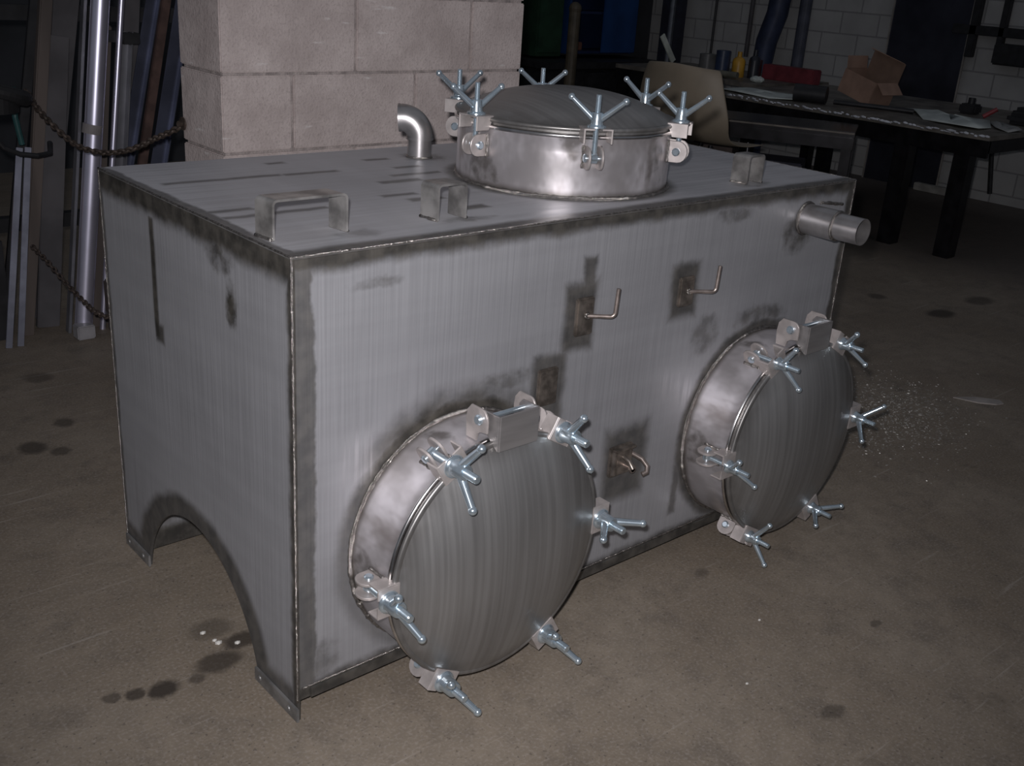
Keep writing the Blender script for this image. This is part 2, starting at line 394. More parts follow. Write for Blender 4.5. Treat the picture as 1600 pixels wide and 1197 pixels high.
for nm, MP, wings, kind, hinge, tip, rb in PORTS:
    nk = inst('hatch_neck', neck_bm, M_neck, tank, MP, 50)
    inst('weld_ring', weldring_bm, M_weld, nk, Matrix.Identity(4), 180)
    inst('gasket_ring', ring_bm, M_ring, nk, Matrix.Identity(4), 50)
    lid = inst('hatch_lid', lid_bm, M_lid, nk, Matrix.Identity(4), 35)
    if hinge:
        MH = Matrix.Rotation(R(90), 4, 'Z') @ Matrix.Translation((0, -.008, 0))
        for s in (-1, 1): inst('hinge_lug#%d' % s, lambda: hinge_lug_bm(s), M_lug, nk, MH)
        inst('hinge_bracket', hinge_bracket_bm, M_hb, nk, MH)
        inst('hinge_pin', hinge_pin_bm, M_zinc, nk, MH)
    for k in range(6):
        MC = Matrix.Rotation(R(60 * k), 4, 'Z')
        for s in (-1, 1):
            inst('clamp_lug#%d' % s, lambda: lug_bm(s), M_lug, nk, MC)
            inst('lug_weld#%d' % s, lambda: lugweld_bm(s), M_weld, nk, MC, 180)
        inst('clevis_pin', pin_bm, M_zinc, nk, MC)
        inst('clamp_bracket', bracket_bm, M_lug, nk, MC)
        inst('eye_bolt#' + kind, lambda: eye_bm(tip, .0076 if kind == 'L' else .0055), M_zinc, nk, MC)
        hh, ll, fr = {'L': (.060, .054, .0205), 'R': (.050, .052, .0150), 'T': (.053, .053, .0190)}[kind]
        inst('wing_nut#' + kind, lambda: wing_bm(hh, ll, fr, 1.28 if kind == 'L' else 1.0), M_zinc, nk, MC @ Matrix.Translation((RB, 0, ZB - .0015)) @ Matrix.Rotation(R(wings[k]), 4, 'Z'),
             40, 'shiny zinc plated wing nut with ball ended arms')

# ------------------------------------------------------------------ fittings on the tank
def strap(x0, x1, y0, y1, h=.064, sk=.006, mat=M_strap):
    """bent flat bar lifting handle, feet on the top panel"""
    bm = B(); r = .010; t = .004; path = [(x0, 0)]
    for i in range(6):
        a = math.pi - (math.pi / 2) * i / 5; path.append((x0 + r + r * math.cos(a), h - r + r * math.sin(a)))
    for i in range(6):
        a = math.pi / 2 - (math.pi / 2) * i / 5; path.append((x1 - r + r * math.cos(a), h - r + r * math.sin(a)))
    path.append((x1, 0))
    n = len(path); V = []
    for i, (px, pz) in enumerate(path):
        a = Vector(path[max(i - 1, 0)]); b = Vector(path[min(i + 1, n - 1)]); d = (b - a).normalized(); nn = Vector((d.y, -d.x))
        row = []
        for yy, sx in ((y0, 1), (y1, 0)):
            for q in (0, t): row.append(bm.verts.new((px + nn.x * q + sx * sk, yy, H + .002 + pz + nn.y * q)))
        V.append(row)
    for i in range(n - 1):
        a, b = V[i], V[i + 1]
        for p, q in ((0, 1), (1, 3), (3, 2), (2, 0)): bm.faces.new((a[p], a[q], b[q], b[p]))
    bm.faces.new((V[0][0], V[0][1], V[0][3], V[0][2])); bm.faces.new((V[-1][0], V[-1][1], V[-1][3], V[-1][2]))
    o = obj('lifting_handle', bm, mat, tank, 40)
    for x in (x0, x1): 
        wb = bead((x + sk, y0, H + .003), (x, y1, H + .003), .003, 8); obj('handle_weld', wb, M_weld, o, 180)
strap(.014, .152, .092, .136); strap(.332, .397, .085, .131, sk=.003); strap(1.182, 1.238, .070, .112, sk=.006)
# elbow vent on the top
bm = B(); ex, ey = .686, .620
tube(bm, [(ex, ey, H), (ex, ey, H + .044)], .0275, 40, caps=False); tube(bm, [(ex, ey, H), (ex, ey, H + .044)], .025, 40, caps=False)
vp = obj('vent_pipe', bm, M_pipe, tank, 40)
bm = B(); dirv = Vector((-.72, .60, 0)).normalized(); pts = [(ex, ey, H + .042), (ex, ey, H + .048)]; rb_ = .040
cc = Vector((ex, ey, H + .048)) + dirv * rb_
for i in range(1, 17):
    a = (math.pi / 2 + .12) * i / 16; pts.append(tuple(cc - dirv * rb_ * math.cos(a) + Vector((0, 0, rb_ * math.sin(a)))))
e_end = Vector(pts[-1]); e_d = (e_end - Vector(pts[-2])).normalized(); pts.append(tuple(e_end + e_d * .004))
tube(bm, pts, .0305, 40, caps=False); tube(bm, pts, .0275, 40, caps=False)
tube(bm, [pts[0], pts[1]], .0318, 40, caps=False); tube(bm, [e_end, e_end + e_d * .004], .0316, 40, caps=False)
obj('elbow', bm, M_pipe, vp, 50)
bm = B(); lathe(bm, [(.027, 0), (.031, .001), (.030, .004), (.027, .0045)], 40, Matrix.Translation((ex, ey, H + .001)), close=True); obj('vent_weld', bm, M_weld, vp, 180)
# outlet pipe on the front face near the right end
px, pz = 1.335, .776
MO = Matrix.Translation((px, 0, pz)) @ basis((1, 0, 0), (0, 0, 1), (0, -1, 0))
bm = B(); lathe(bm, [(.0345, 0), (.0345, .085), (.0305, .088), (.0305, 0)], 48, MO, close=True); op = obj('outlet_pipe', bm, M_pipe, tank, 40)
bm = B(); lathe(bm, [(.0300, .070), (.0300, .150), (.0280, .150), (.0280, .070)], 48, MO, close=True); obj('outlet_spigot', bm, M_pipe, op, 40)
bm = B(); lathe(bm, [(.030, .084), (.0352, .085), (.0345, .088), (.030, .0892)], 48, MO, close=True); obj('spigot_weld', bm, M_weld, op, 180)
bm = B(); lathe(bm, [(.0345, 0), (.040, .001), (.0385, .0045), (.0345, .006)], 48, MO, close=True); obj('pipe_weld', bm, M_weld, op, 180)
obj('weld_mark', bead((1.385, -.001, .808), (1.478, -.001, .796), .004, 12, .2), M_weld, tank, 180)
# hook plates with L shaped rods
def hook(x0, x1, z0, z1, rodx, rodz, reach, rise, lean=.004, name='hook_plate', rod=True, t=.010):
    bm = B(); box(bm, ((x0 + x1) / 2, -t / 2, (z0 + z1) / 2), (x1 - x0, t, z1 - z0), bev=.003)
    p = obj(name, bm, M_hook_plate, tank, 40)
    if rod:
        bm = B(); r = .009; S = Vector((rodx, -t, rodz)); Dn = Vector((lean, -(reach - t), 0)); Ln = Dn.length; Dn.normalize(); up = Vector((.06, 0, 1)).normalized()
        pts = [S, S + Dn * (Ln - r)]
        for i in range(1, 7):
            a = (math.pi / 2) * i / 6; pts.append(S + Dn * (Ln - r + r * math.sin(a)) + up * (r - r * math.cos(a)))
        pts.append(S + Dn * Ln + up * rise)
        tube(bm, pts, .0042, 14); obj('hook_rod', bm, M_hook, p, 50)
        wb = B(); lathe(wb, [(.004, 0), (.008, .0005), (.006, .004), (.004, .005)], 20, Matrix.Translation((rodx, -t, rodz)) @ basis((1, 0, 0), (0, 0, 1), (0, -1, 0)), close=True)
        obj('rod_weld', wb, M_weld, p, 180)
    return p
hook(.606, .652, .618, .694, .632, .658, .042, .056, .044)
hook(.905, .950, .630, .694, .931, .663, .042, .056, .050)
hook(.520, .570, .490, .566, .548, .53, .03, .02, rod=False)
lp = hook(.745, .812, .276, .345, 0, 0, 0, 0, name='latch_plate', rod=False, t=.012)
bm = B(); box(bm, (.779, -.016, .340), (.062, .010, .006), bev=.001); box(bm, (.750, -.016, .312), (.006, .010, .056), bev=.001)
tube(bm, [(.782, -.012, .318), (.782, -.030, .314), (.784, -.040, .300)], .005, 12)
obj('latch_frame', bm, M_hook_plate, lp, 40)
bm = B(); tube(bm, [(.790, -.012, .296), (.790, -.036, .296)], .006, 18); tube(bm, [(.790, -.029, .296), (.790, -.036, .296)], .009, 6)
tube(bm, [(.815, -.006, .316), (.822, -.030, .310), (.824, -.045, .298), (.818, -.050, .288), (.808, -.046, .284)], .0055, 12)
obj('latch_bolt', bm, M_hook, lp, 40)

# ------------------------------------------------------------------ FLOOR AND WALLS
def mat_floor():
    n = NT('shop_floor'); X, Y, Z = n.xyz()
    f = n.ss(n.noise(2.2, 5, rough=.6), .3, .7); g = n.ss(n.noise(18, 5, rough=.6), .3, .7); h = n.noise(160, 2)
    c = n.mix(f, (.185, .148, .110), (.252, .210, .163)); c = n.mix(n.m('MULTIPLY', g, .5), c, (.155, .128, .10)); c = n.mix(n.ss(n.noise(7, 5, rough=.7), .5, .68, 0., .5), c, (.12, .10, .082))
    c = n.mix(n.ss(h, .45, .75, 0., .35), c, (.36, .32, .29)); c = n.mix(n.ss(n.noise(120, 2), .62, .72, 0., .6), c, (.08, .065, .055))
    # long scratches and pale streaks
    s1 = n.noise(1, 3, (3, 70, 1)); c = n.mix(n.ss(s1, .64, .74, 0., .30), c, (.42, .38, .34))
    x = wobble(n, X, .05, 16); y = wobble(n, Y, .05, 16)
    st = [(-.151, .219, .035, .030, .9), (-.197, .236, .020, .018, .8), (-.235, .252, .022, .018, .6), (-.035, .235, .055, .035, .75), (.030, .275, .045, .03, .8), (-.09, .215, .02, .02, .6),
          (3.513, .661, .09, .06, .8), (3.873, .668, .10, .06, .6), (3.492, .957, .05, .05, .6), (.817, -.569, .04, .018, .5), (1.154, -.46, .02, .012, .5), (-.014, 1.359, .04, .05, .7),
          (.111, 1.477, .03, .04, .6), (.163, 1.846, .05, .05, .5), (.04, 1.3, .03, .03, .6), (1.0, -.1, .02, .02, .4), (.0, .34, .05, .04, .45)]
    k = n.mx(*[n.ss(n.rad(wobble(n, X, .03, 30), wobble(n, Y, .03, 28), q[0], q[1], q[2], q[3]), .55, 1.1, q[4], 0.) for q in st]); k = n.m('MAXIMUM', k, n.ss(n.noise(5, 5, rough=.65), .62, .75, 0., .35))
    c = n.mix(k, c, (.035, .028, .023))
    # sawdust grey grit beyond the right hatch
    gr = n.m('MULTIPLY', n.blob(wobble(n, X, .3, 6), wobble(n, Y, .2, 6), 2.25, .20, .36, .30), n.ss(n.noise(90, 3), .55, .68, 0., .8)); c = n.mix(gr, c, (.50, .49, .46))
    # shade below the benches, put into the floor colour as a darker zone
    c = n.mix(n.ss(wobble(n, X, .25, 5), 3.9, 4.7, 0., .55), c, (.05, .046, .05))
    n.bump(n.noise(70, 4), .15, .004)
    return n.out(c, .62, 0., .35)
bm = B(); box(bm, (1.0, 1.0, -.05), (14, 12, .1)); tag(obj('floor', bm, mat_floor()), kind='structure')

def mat_block(name, uaxis, bw, bh, off, uo, zo, c1, c2, cm, mortar=.006, bstr=.5):
    n = NT(name); X, Y, Z = n.xyz(); u = {'x': X, 'y': Y}[uaxis]
    v = n.comb(n.m('ADD', u, -uo), n.m('ADD', Z, -zo), 0.)
    t = n.t.nodes.new('ShaderNodeTexBrick'); n.t.links.new(v, t.inputs['Vector'])
    t.offset = off; t.inputs['Scale'].default_value = 1; t.inputs['Brick Width'].default_value = bw; t.inputs['Row Height'].default_value = bh
    t.inputs['Mortar Size'].default_value = mortar; t.inputs['Mortar Smooth'].default_value = .3
    t.inputs['Color1'].default_value = (*c1, 1); t.inputs['Color2'].default_value = (*c2, 1); t.inputs['Mortar'].default_value = (*cm, 1)
    c = n.mix(n.ss(n.noise(6, 5), .3, .75, 0., .35), t.outputs['Color'], tuple(q * .6 for q in c1))
    h = n.m('ADD', n.m('MULTIPLY', t.outputs['Fac'], -1.), n.m('MULTIPLY', n.noise(50, 4), .3)); n.bump(h, bstr, .006)
    return n.out(c, .85)
Mwr = mat_block('grey_block_wall', 'y', .30, .150, .5, .02, .06, (.36, .355, .345), (.40, .395, .385), (.24, .235, .235))
bm = B(); box(bm, (6.38, 1.0, 1.6), (.16, 9.0, 3.2)); tag(obj('wall_right', bm, Mwr), kind='structure')
Mwb = plain('dark_painted_wall', (.035, .037, .042), .8, 0, .3, 3)
bm = B(); box(bm, (.2, 5.08, 1.6), (12.2, .16, 3.2)); tag(obj('wall_back', bm, Mwb), kind='structure')

# block pillar, real blocks on a mortar core
def pillar():
    n = NT('pillar_block'); f = n.ss(n.noise(7, 5, rough=.65), .3, .7); g = n.noise(140, 3)
    c = n.mix(f, (.42, .355, .335), (.55, .475, .45)); c = n.mix(n.ss(g, .5, .75, 0., .5), c, (.28, .235, .22)); c = n.mix(n.ss(n.noise(9, 4, (1, 1, 5)), .66, .74, 0., .6), c, (.70, .66, .64))
    n.bump(n.m('ADD', g, n.m('MULTIPLY', n.noise(30, 4), 1.5)), .45, .004); m1 = n.out(c, .9)
    m2 = plain('pillar_mortar', (.33, .285, .27), .95, 0, .25, 40, .4)
    x0, x1, y0, y1 = .485, 1.497, 1.2, 1.436; bm = B()
    z = .771 - .2 * 4; row = 0; J = .004
    while z < 3.1:
        phase = .692 if row % 2 == 0 else .889
        xs = [x0] + [q for q in (phase + .4 * k for k in range(-3, 6)) if x0 + .05 < q < x1 - .05] + [x1]
        for a, b in zip(xs[:-1], xs[1:]):
            zb = max(z, .001); jit = random.uniform(-.001, .001)
            if z + .2 - J - zb > .03: box(bm, ((a + b) / 2, (y0 + y1) / 2 + jit, (zb + z + .2) / 2), (b - a - 2 * J, y1 - y0, z + .2 - zb - 2 * J), bev=.003)
        z += .2; row += 1
    p = tag(obj('pillar', bm, m1, fix=False), kind='structure')
    bm = B(); box(bm, ((x0 + x1) / 2, (y0 + y1) / 2, 1.55), (x1 - x0 - .024, y1 - y0 - .014, 3.1)); obj('mortar', bm, m2, p)
pillar()

# ------------------------------------------------------------------ LEFT: bar stock leaning in a rack
M_alu = plain('bright_aluminium', (.74, .72, .86), .36, .85, .05, 12)
M_alu2 = plain('dull_grey_metal', (.22, .22, .24), .45, .7, .2, 8)
M_blue = plain('blue_grey_metal', (.11, .12, .17), .4, .7, .25, 8)
M_brown = plain('brown_flat_bar', (.105, .085, .075), .6, .2, .25, 10, 0, (1, 1, .1))
M_slate = plain('dark_grey_board', (.085, .08, .085), .7, .1, .25, 6)
M_black = plain('black_paint', (.018, .018, .020), .5, .1, .3, 20)
M_rust = plain('rust_red_bar', (.085, .05, .042), .7, .2, .3, 20)
rack = tag(empty('stock_rack', (.2, 2.6, 0)), 'black steel rack standing behind the leaning metal bars at left', 'rack')
bm = B()
for x in (-.55, 1.15): box(bm, (x - .2, 0, .9), (.05, .05, 1.8))
obj('post', bm, M_black, rack)
for z in (1.02, 1.7, .30):
    bm = B(); box(bm, (.1, 0, z), (1.75, .045, .05)); obj('rail', bm, M_black, rack)
def lean(name, x_at0, x_at1, wid, thk, y0, mat, label, ztop=1.9, kind='flat', zb=.0, group=None, tilt=.22, parent=None):
    """bar whose centre is x_at0 at z=.06 and x_at1 at z=1.09, foot at y0, leaning back"""
    k = (x_at1 - x_at0) / 1.03; a = Vector((x_at0 - .06 * k, y0, zb)); b = Vector((x_at0 + k * (ztop - .06), y0 + tilt * ztop, ztop)); a.x = x_at0 + k * (zb - .06); a.y = y0 + tilt * zb
    bm = B()
    if kind == 'flat': seg(bm, a, b, wid, thk)
    elif kind == 'tube': tube(bm, [a, b], wid / 2, 28)
    elif kind == 'angle':
        seg(bm, a, b, wid, .005); o_ = Vector((wid / 2, .0, 0)); seg(bm, a + o_ + Vector((0, -thk / 2, 0)), b + o_ + Vector((0, -thk / 2, 0)), .004, thk)
    o = obj(name, bm, mat, parent, 30)
    if label: tag(o, label, 'metal bar' if not group else 'metal bar', group)
    return o
# the plane through the measured marks stands at y = 2.2 for every bar (tilt is small, foot slightly nearer)
TL = .0
alu = lean('aluminium_tube', .427, .566, .058, 0, 2.17, M_alu, 'brightest polished aluminium tube leaning at left, wrapped with a grey strap', 1.95, 'tube', tilt=TL, zb=.002)
lean('flat_bar', .392, .530, .010, .03, 2.21, M_alu2, 'thin grey flat bar along the left side of the bright aluminium tube', 1.9, tilt=TL)
lean('flat_bar', .487, .602, .044, .03, 2.23, M_brown, 'brown flat bar just right of the bright aluminium tube', 1.01, tilt=TL)
lean('polished_rod', .500, .640, .020, 0, 2.185, M_alu, 'narrow mirror bright rod right of the brown flat bar', 1.9, 'tube', tilt=TL, zb=.0)
lean('channel_bar', .545, .672, .042, .03, 2.24, M_alu2, 'grey channel bar with bright edge, its top held by a black block', .99, 'angle', tilt=TL)
lean('flat_bar', .62, .735, .055, .02, 2.34, M_slate, 'dark grey flat bar right of the grey channel bar', 1.9, tilt=TL)
lean('flat_bar', .545, .790, .040, .02, 2.30, M_blue, 'dark blue steel bar leaning strongly, left of the reddish brown bar', 1.9, 'angle', tilt=TL)
lean('flat_bar', .60, .826, .030, .02, 2.27, M_rust, 'reddish brown flat bar leaning between two blue grey bars', 1.9, tilt=TL)
lean('flat_bar', .64, .872, .050, .02, 2.24, M_blue, 'wide blue grey bar leaning nearest to the block pillar', 1.35, 'angle', tilt=TL)
lean('dark_board', .352, .480, .075, .02, 2.30, M_slate, 'wide dark grey board standing left of the bright tube', .97, tilt=TL)
lean('dark_board', .35, .54, .10, .02, 2.42, M_slate, 'dark board behind the bright tube, its top out of the frame', 1.9, tilt=TL)
lean('flat_bar', .268, .425, .038, .03, 2.25, M_brown, 'dark brown bar at the far left of the leaning stock', 1.9, tilt=TL)
lean('flat_bar', .222, .420, .03, .02, 2.33, M_black, 'thin black bar behind the dark brown one at far left', 1.9, tilt=TL)
for (a, b, lb) in (((.205, .0, .20), (.282, .0, .640), 'short pale flat bar at the left frame edge, left one of a leaning pair'), ((.232, .0, .16), (.308, .0, .640), 'short pale flat bar at the left frame edge, right one of a leaning pair')):
    bm = B(); k = (b[0] - a[0]) / (b[2] - a[2]); A = Vector((a[0] - k * a[2], 2.15, 0)); Bq = Vector((b[0], 2.19, b[2])); seg(bm, A, Bq, .020, .006)
    tag(obj('flat_bar', bm, plain('pale_flat_bar', (.30, .31, .38), .45, .5)), lb, 'metal bar')
bm = B(); bmesh.ops.create_cube(bm, size=1, matrix=Matrix.Translation((.592, 2.215, .978)) @ Matrix.Diagonal((.045, .05, .036, 1))); tag(obj('clamp_block', bm, M_black), 'small black block on top of the brown flat bar beside the bright tube', 'block')
bm = B(); box(bm, (.672, 2.225, .970), (.056, .05, .036), bev=.003); tag(obj('clamp_block', bm, M_black), 'wider black block on top of the grey channel bar', 'block')
bm = B(); ca = Vector((.508, 2.17, .690)); tube(bm, [ca + Vector((-.003, 0, -.014)), ca + Vector((.003, 0, .016))], .0315, 28); obj('strap_band', bm, plain('grey_tape', (.24, .22, .22), .7), alu)['label'] = 'grey strap wrapped round the tube'
bm = B(); box(bm, (.522, 2.165, .510), (.040, .035, .055), bev=.003); tag(obj('wedge_block', bm, M_brown), 'small brown wedge on the brown flat bar just behind the top corner of the tank', 'block')
bm = B(); box(bm, (.53, 2.13, .13), (.07, .05, .12), bev=.006); box(bm, (.555, 2.12, .04), (.11, .07, .075), bev=.006); tag(obj('wood_offcut', bm, M_brown), 'brown wooden offcut blocks at the foot of the bright tube', 'wood block')
bm = B(); box(bm, (.41, 2.13, .024), (.06, .05, .048), bev=.004); tag(obj('shoe_block', bm, plain('pale_shoe', (.26, .25, .26), .5)), 'pale grey block on the floor under the foot of the bright tube', 'block')
# rounded dark drum ring and hose at the far left edge
bm = B(); pts = [(.16 + .10 * math.cos(a), 2.02 + .07 * math.sin(a), .845 - .03 * math.cos(a)) for a in [2 * math.pi * i / 40 for i in range(40)]]
tube(bm, pts, .022, 12, closed=True); lathe(bm, [(0, 0), (.085, 0), (.08, -.05), (.0, -.06)], 32, Matrix.Translation((.16, 2.02, .83)))
tag(obj('black_reel', bm, plain('black_rubber', (.014, .014, .015), .6)), 'black round reel at the upper left frame edge', 'reel')
bm = B(); tube(bm, [(.150, 2.08, .755), (.17, 2.08, .71), (.205, 2.08, .662), (.25, 2.08, .640), (.30, 2.08, .632), (.345, 2.10, .634), (.36, 2.14, .66)], .008, 10)
tag(obj('black_hose', bm, M_black), 'thin black hose looping below the reel at far left', 'hose')
bm = B(); tube(bm, [(.272, 2.16, .83), (.270, 2.16, .74), (.282, 2.16, .655)], .009, 12); tag(obj('green_hose', bm, plain('green_hose_plastic', (.03, .09, .09), .3)), 'short teal hose hanging at the left frame edge', 'hose')
bm = B(); box(bm, (.165, 2.32, .42), (.09, .09, .15), bev=.012)
nn = NT('red_white_can'); X_, Y_, Z_ = nn.xyz(); m_can = nn.out(nn.mix(nn.ss(nn.noise(22, 3), .48, .54), (.55, .06, .03), (.6, .55, .5)), .5)
tag(obj('red_box', bm, m_can), 'red and white box just inside the left frame edge', 'box')
bm = B(); box(bm, (.09, 2.33, .17), (.24, .2, .34), bev=.005); tag(obj('black_crate', bm, M_black), 'black crate under the red and white box at the left edge', 'crate')

# chains
def chain(pts, name, label, link_l, wr):
    P = [Vector(p) for p in pts]; S = []
    for i in range(len(P) - 1):
        p0, p1, p2, p3 = P[max(i - 1, 0)], P[i], P[i + 1], P[min(i + 2, len(P) - 1)]
        for k in range(20):
            t = k / 20; S.append(.5 * ((2 * p1) + (p2 - p0) * t + (2 * p0 - 5 * p1 + 4 * p2 - p3) * t * t + (3 * p1 - p0 - 3 * p2 + p3) * t ** 3))
    S.append(P[-1]); bm = B(); acc = 0; last = S[0]; flip = 0
    for i in range(1, len(S)):
        acc += (S[i] - S[i - 1]).length
        if acc >= link_l * .70:
            c = (last + S[i]) / 2; d = (S[i] - last).normalized(); x, y = frame_from(d)
            ang = R(45 + 90 * flip); s = x * math.cos(ang) + y * math.sin(ang); flip ^= 1; lp_ = []
            for q in range(14):
                a = 2 * math.pi * q / 14; lp_.append(c + d * (math.cos(a) * link_l * .5) + s * (math.sin(a) * link_l * .30))
            tube(bm, lp_, wr, 6, closed=True); acc = 0; last = S[i]
    return tag(obj(name, bm, M_chain, None, 60), label, 'chain')
M_chain = plain('rusty_chain', (.075, .056, .046), .6, .4, .4, 60)
chain([(.486, 1.42, .816), (.467, 1.49, .783), (.455, 1.56, .756), (.436, 1.63, .724), (.407, 1.7, .7), (.377, 1.77, .69), (.348, 1.84, .695), (.329, 1.91, .718), (.309, 1.98, .754), (.299, 2.05, .788), (.297, 2.12, .826)],
      'rusty_chain', 'rusty chain sagging from the block pillar across the leaning metal bars', .021, .0042)
chain([(.267, 2.12, .339), (.28, 2.02, .309), (.30, 1.92, .259), (.31, 1.82, .232), (.311, 1.72, .224), (.33, 1.62, .235), (.40, 1.5, .30), (.49, 1.43, .36)],
      'rusty_chain', 'lower rusty chain running behind the left end of the tank', .019, .0035)
bm = B(); tube(bm, [(.487, 1.43, .815), (.470, 1.425, .818)], .008, 12); lathe(bm, [(0, 0), (.018, 0), (.018, .004), (0, .005)], 16, basis((0, 1, 0), (0, 0, 1), (-1, 0, 0), (.4845, 1.425, .818)))
tag(obj('wall_anchor', bm, M_chain), 'rusty anchor bolt in the block pillar holding the upper chain', 'bolt')

# ------------------------------------------------------------------ RIGHT: benches, chair, clutter
M_bench = plain('black_bench_steel', (.016, .015, .017), .28, .5, .4, 14)
M_btop = plain('bench_top_dirty', (.17, .155, .135), .5, .3, .35, 9)
bt = .64
bench = tag(empty('welding_bench', (4.47, 1.06, 0)), 'long black steel workbench at right with paper and a cardboard box on it', 'workbench')
bm = B(); box(bm, (.70, .93, bt - .012), (1.40, 1.86, .024), bev=.003); obj('bench_top', bm, M_btop, bench)
bm = B(); box(bm, (.012, .93, bt - .066), (.024, 1.86, .085), bev=.003); box(bm, (.70, .012, bt - .055), (1.38, .024, .06)); box(bm, (1.38, .93, bt - .055), (.024, 1.86, .06)); obj('apron', bm, M_bench, bench)
bm = B()
for i in range(70):
    yy = .02 + 1.84 * i / 70 + random.uniform(-.01, .01)
    bmesh.ops.create_icosphere(bm, subdivisions=1, radius=random.uniform(.006, .013), matrix=Matrix.Translation((-.002, yy, bt - .006 + random.uniform(-.006, .006))) @ Matrix.Diagonal((.6, random.uniform(1, 3), .7, 1)))
obj('slag_drips', bm, plain('shiny_slag', (.75, .74, .76), .22, .8), bench, 40)['kind'] = 'stuff'
for x, y in ((.05, .46), (.05, .13), (.05, 1.75), (1.33, .08), (1.33, 1.75)):
    bm = B(); box(bm, (x, y, (bt - .05) / 2), (.085, .085, bt - .05), bev=.004); obj('leg', bm, M_bench, bench)
# low bench nearer
A2, B2 = Vector((3.70, 2.29, .60)), Vector((4.10, 1.575, .60)); dd = (B2 - A2).normalized(); nn2 = Vector((-dd.y, dd.x, 0))
if nn2.x < 0: nn2 = -nn2
low = tag(empty('low_bench', (3.70, 2.29, 0)), 'low dark bench standing in front of the long black workbench', 'bench')
ML = basis(dd, nn2, Vector((0, 0, 1)) if dd.cross(nn2).z > 0 else Vector((0, 0, -1)))
def lowbox(name, c, s, mat):
    bm = B(); p = dd * c[0] + nn2 * c[1] + Vector((0, 0, c[2])); ang = math.atan2(dd.y, dd.x)
    box(bm, (0, 0, 0), s, Matrix.Translation(p) @ Matrix.Rotation(ang, 4, 'Z'), bev=.003); return obj(name, bm, mat, low)
lw = (B2 - A2).length
lowbox('bench_top', (lw / 2 - .3, .19, .585), (lw + .6, .38, .03), M_bench)
lowbox('front_rail', (lw / 2 - .3, .01, .54), (lw + .6, .03, .06), M_bench)
lowbox('shelf', (lw / 2 - .3, .19, .22), (lw + .5, .34, .02), M_bench)
for a, b in ((lw - .03, .03), (lw - .03, .35), (-.5, .03), (-.5, .35)): lowbox('leg', (a, b, .285), (.05, .05, .57), M_bench)
lowbox('edge_strip', (lw / 2 - .1, -.006, .592), (lw + .2, .006, .010), plain('worn_edge', (.13, .115, .10), .5, .4))
for i, (a, h_, wd, col, lb) in enumerate(((.10, .22, .22, (.05, .035, .03), 'dark brown carton on the shelf of the low bench, left'), (.45, .17, .26, (.03, .03, .045), 'black crate on the shelf of the low bench, right'))):
    p = Vector((3.70, 2.29, 0)) + dd * a + nn2 * .19 + Vector((0, 0, .231 + h_ / 2)); bm = B()
    box(bm, (0, 0, 0), (wd, .24, h_), Matrix.Translation(p) @ Matrix.Rotation(math.atan2(dd.y, dd.x), 4, 'Z'), bev=.006); tag(obj('carton', bm, plain('carton_%d' % i, col, .8)), lb, 'box')

# tan plastic chair, seen from behind
M_tan = plain('tan_plastic', (.235, .195, .145), .55, 0, .12, 6)
def chair():
    root = tag(empty('plastic_chair', (3.0, 1.87, 0)), 'tan moulded plastic shell chair with its back toward the tank', 'chair')
    bm = B(); prof = []            # (x, z, halfwidth): back top to seat front
    for x, z, hw in ((.0, .915, .19), (-.004, .905, .215), (-.006, .87, .228), (-.002, .80, .250), (.012, .72, .272), (.035, .66, .268), (.075, .61, .24), (.14, .575, .225), (.22, .56, .22), (.30, .555, .22), (.38, .56, .215), (.43, .55, .19)): prof.append((x, z, hw))
    G = []
    for i, (x, z, hw) in enumerate(prof):
        row = []
        for k in range(13):
            t = -1 + k / 6; curl = (abs(t) ** 3) * (.075 if z > .5 else .035)
            row.append(bm.verts.new((x + (curl if z > .5 else 0), t * hw, z + (curl if z <= .5 else 0) - (.02 * t * t if i == 0 else 0))))
        G.append(row)
    for i in range(len(G) - 1):
        for k in range(12): bm.faces.new((G[i][k], G[i][k + 1], G[i + 1][k + 1], G[i + 1][k]))
    o = obj('shell', bm, M_tan, root, 180); md = o.modifiers.new('thick', 'SOLIDIFY'); md.thickness = .006; md.offset = 0; sb = o.modifiers.new('sub', 'SUBSURF'); sb.levels = sb.render_levels = 1
    for sx, sy in ((.06, -.17), (.06, .17), (.34, -.17), (.34, .17)):
        bm = B(); tube(bm, [(sx + .1, sy * .8, .56), (sx + (-.05 if sx < .2 else .04), sy * 1.2, .0)], .011, 12); obj('leg', bm, M_bench, root, 40)
    root.rotation_euler = (0, 0, R(0))
chair()
# things on the bench
def paper(pts, name, label, z, mat, lift=.012):
    bm = B(); c = sum((Vector((x, y)) for x, y in pts), Vector((0, 0))) / len(pts); n_ = 4; rings = []
    for k in range(n_ + 1):
        s = k / n_; ring = []
        for i, (x, y) in enumerate(pts):
            q = c + (Vector((x, y)) - c) * max(s, .001); ring.append(bm.verts.new((q.x, q.y, z + .003 + lift * (.5 + .5 * math.sin(i * 2.3 + k)) * (1 if k < n_ else .6))))
        rings.append(ring)
    m = len(pts)
    for k in range(n_):
        for i in range(m): bm.faces.new((rings[k][i], rings[k][(i + 1) % m], rings[k + 1][(i + 1) % m], rings[k + 1][i]))
    o = obj(name, bm, mat, None, 180); md = o.modifiers.new('t', 'SOLIDIFY'); md.thickness = .002; return tag(o, label, 'paper')
M_paper = plain('pale_paper', (.52, .56, .53), .8, 0, .12, 10)
paper([(5.15, 1.78), (5.05, 1.86), (4.95, 1.74), (4.72, 1.56), (4.60, 1.30), (4.62, 1.20), (4.80, 1.22), (5.0, 1.33), (4.94, 1.46), (5.12, 1.62)], 'crumpled_paper', 'large crumpled white paper on the right end of the workbench', bt, M_paper, .03)
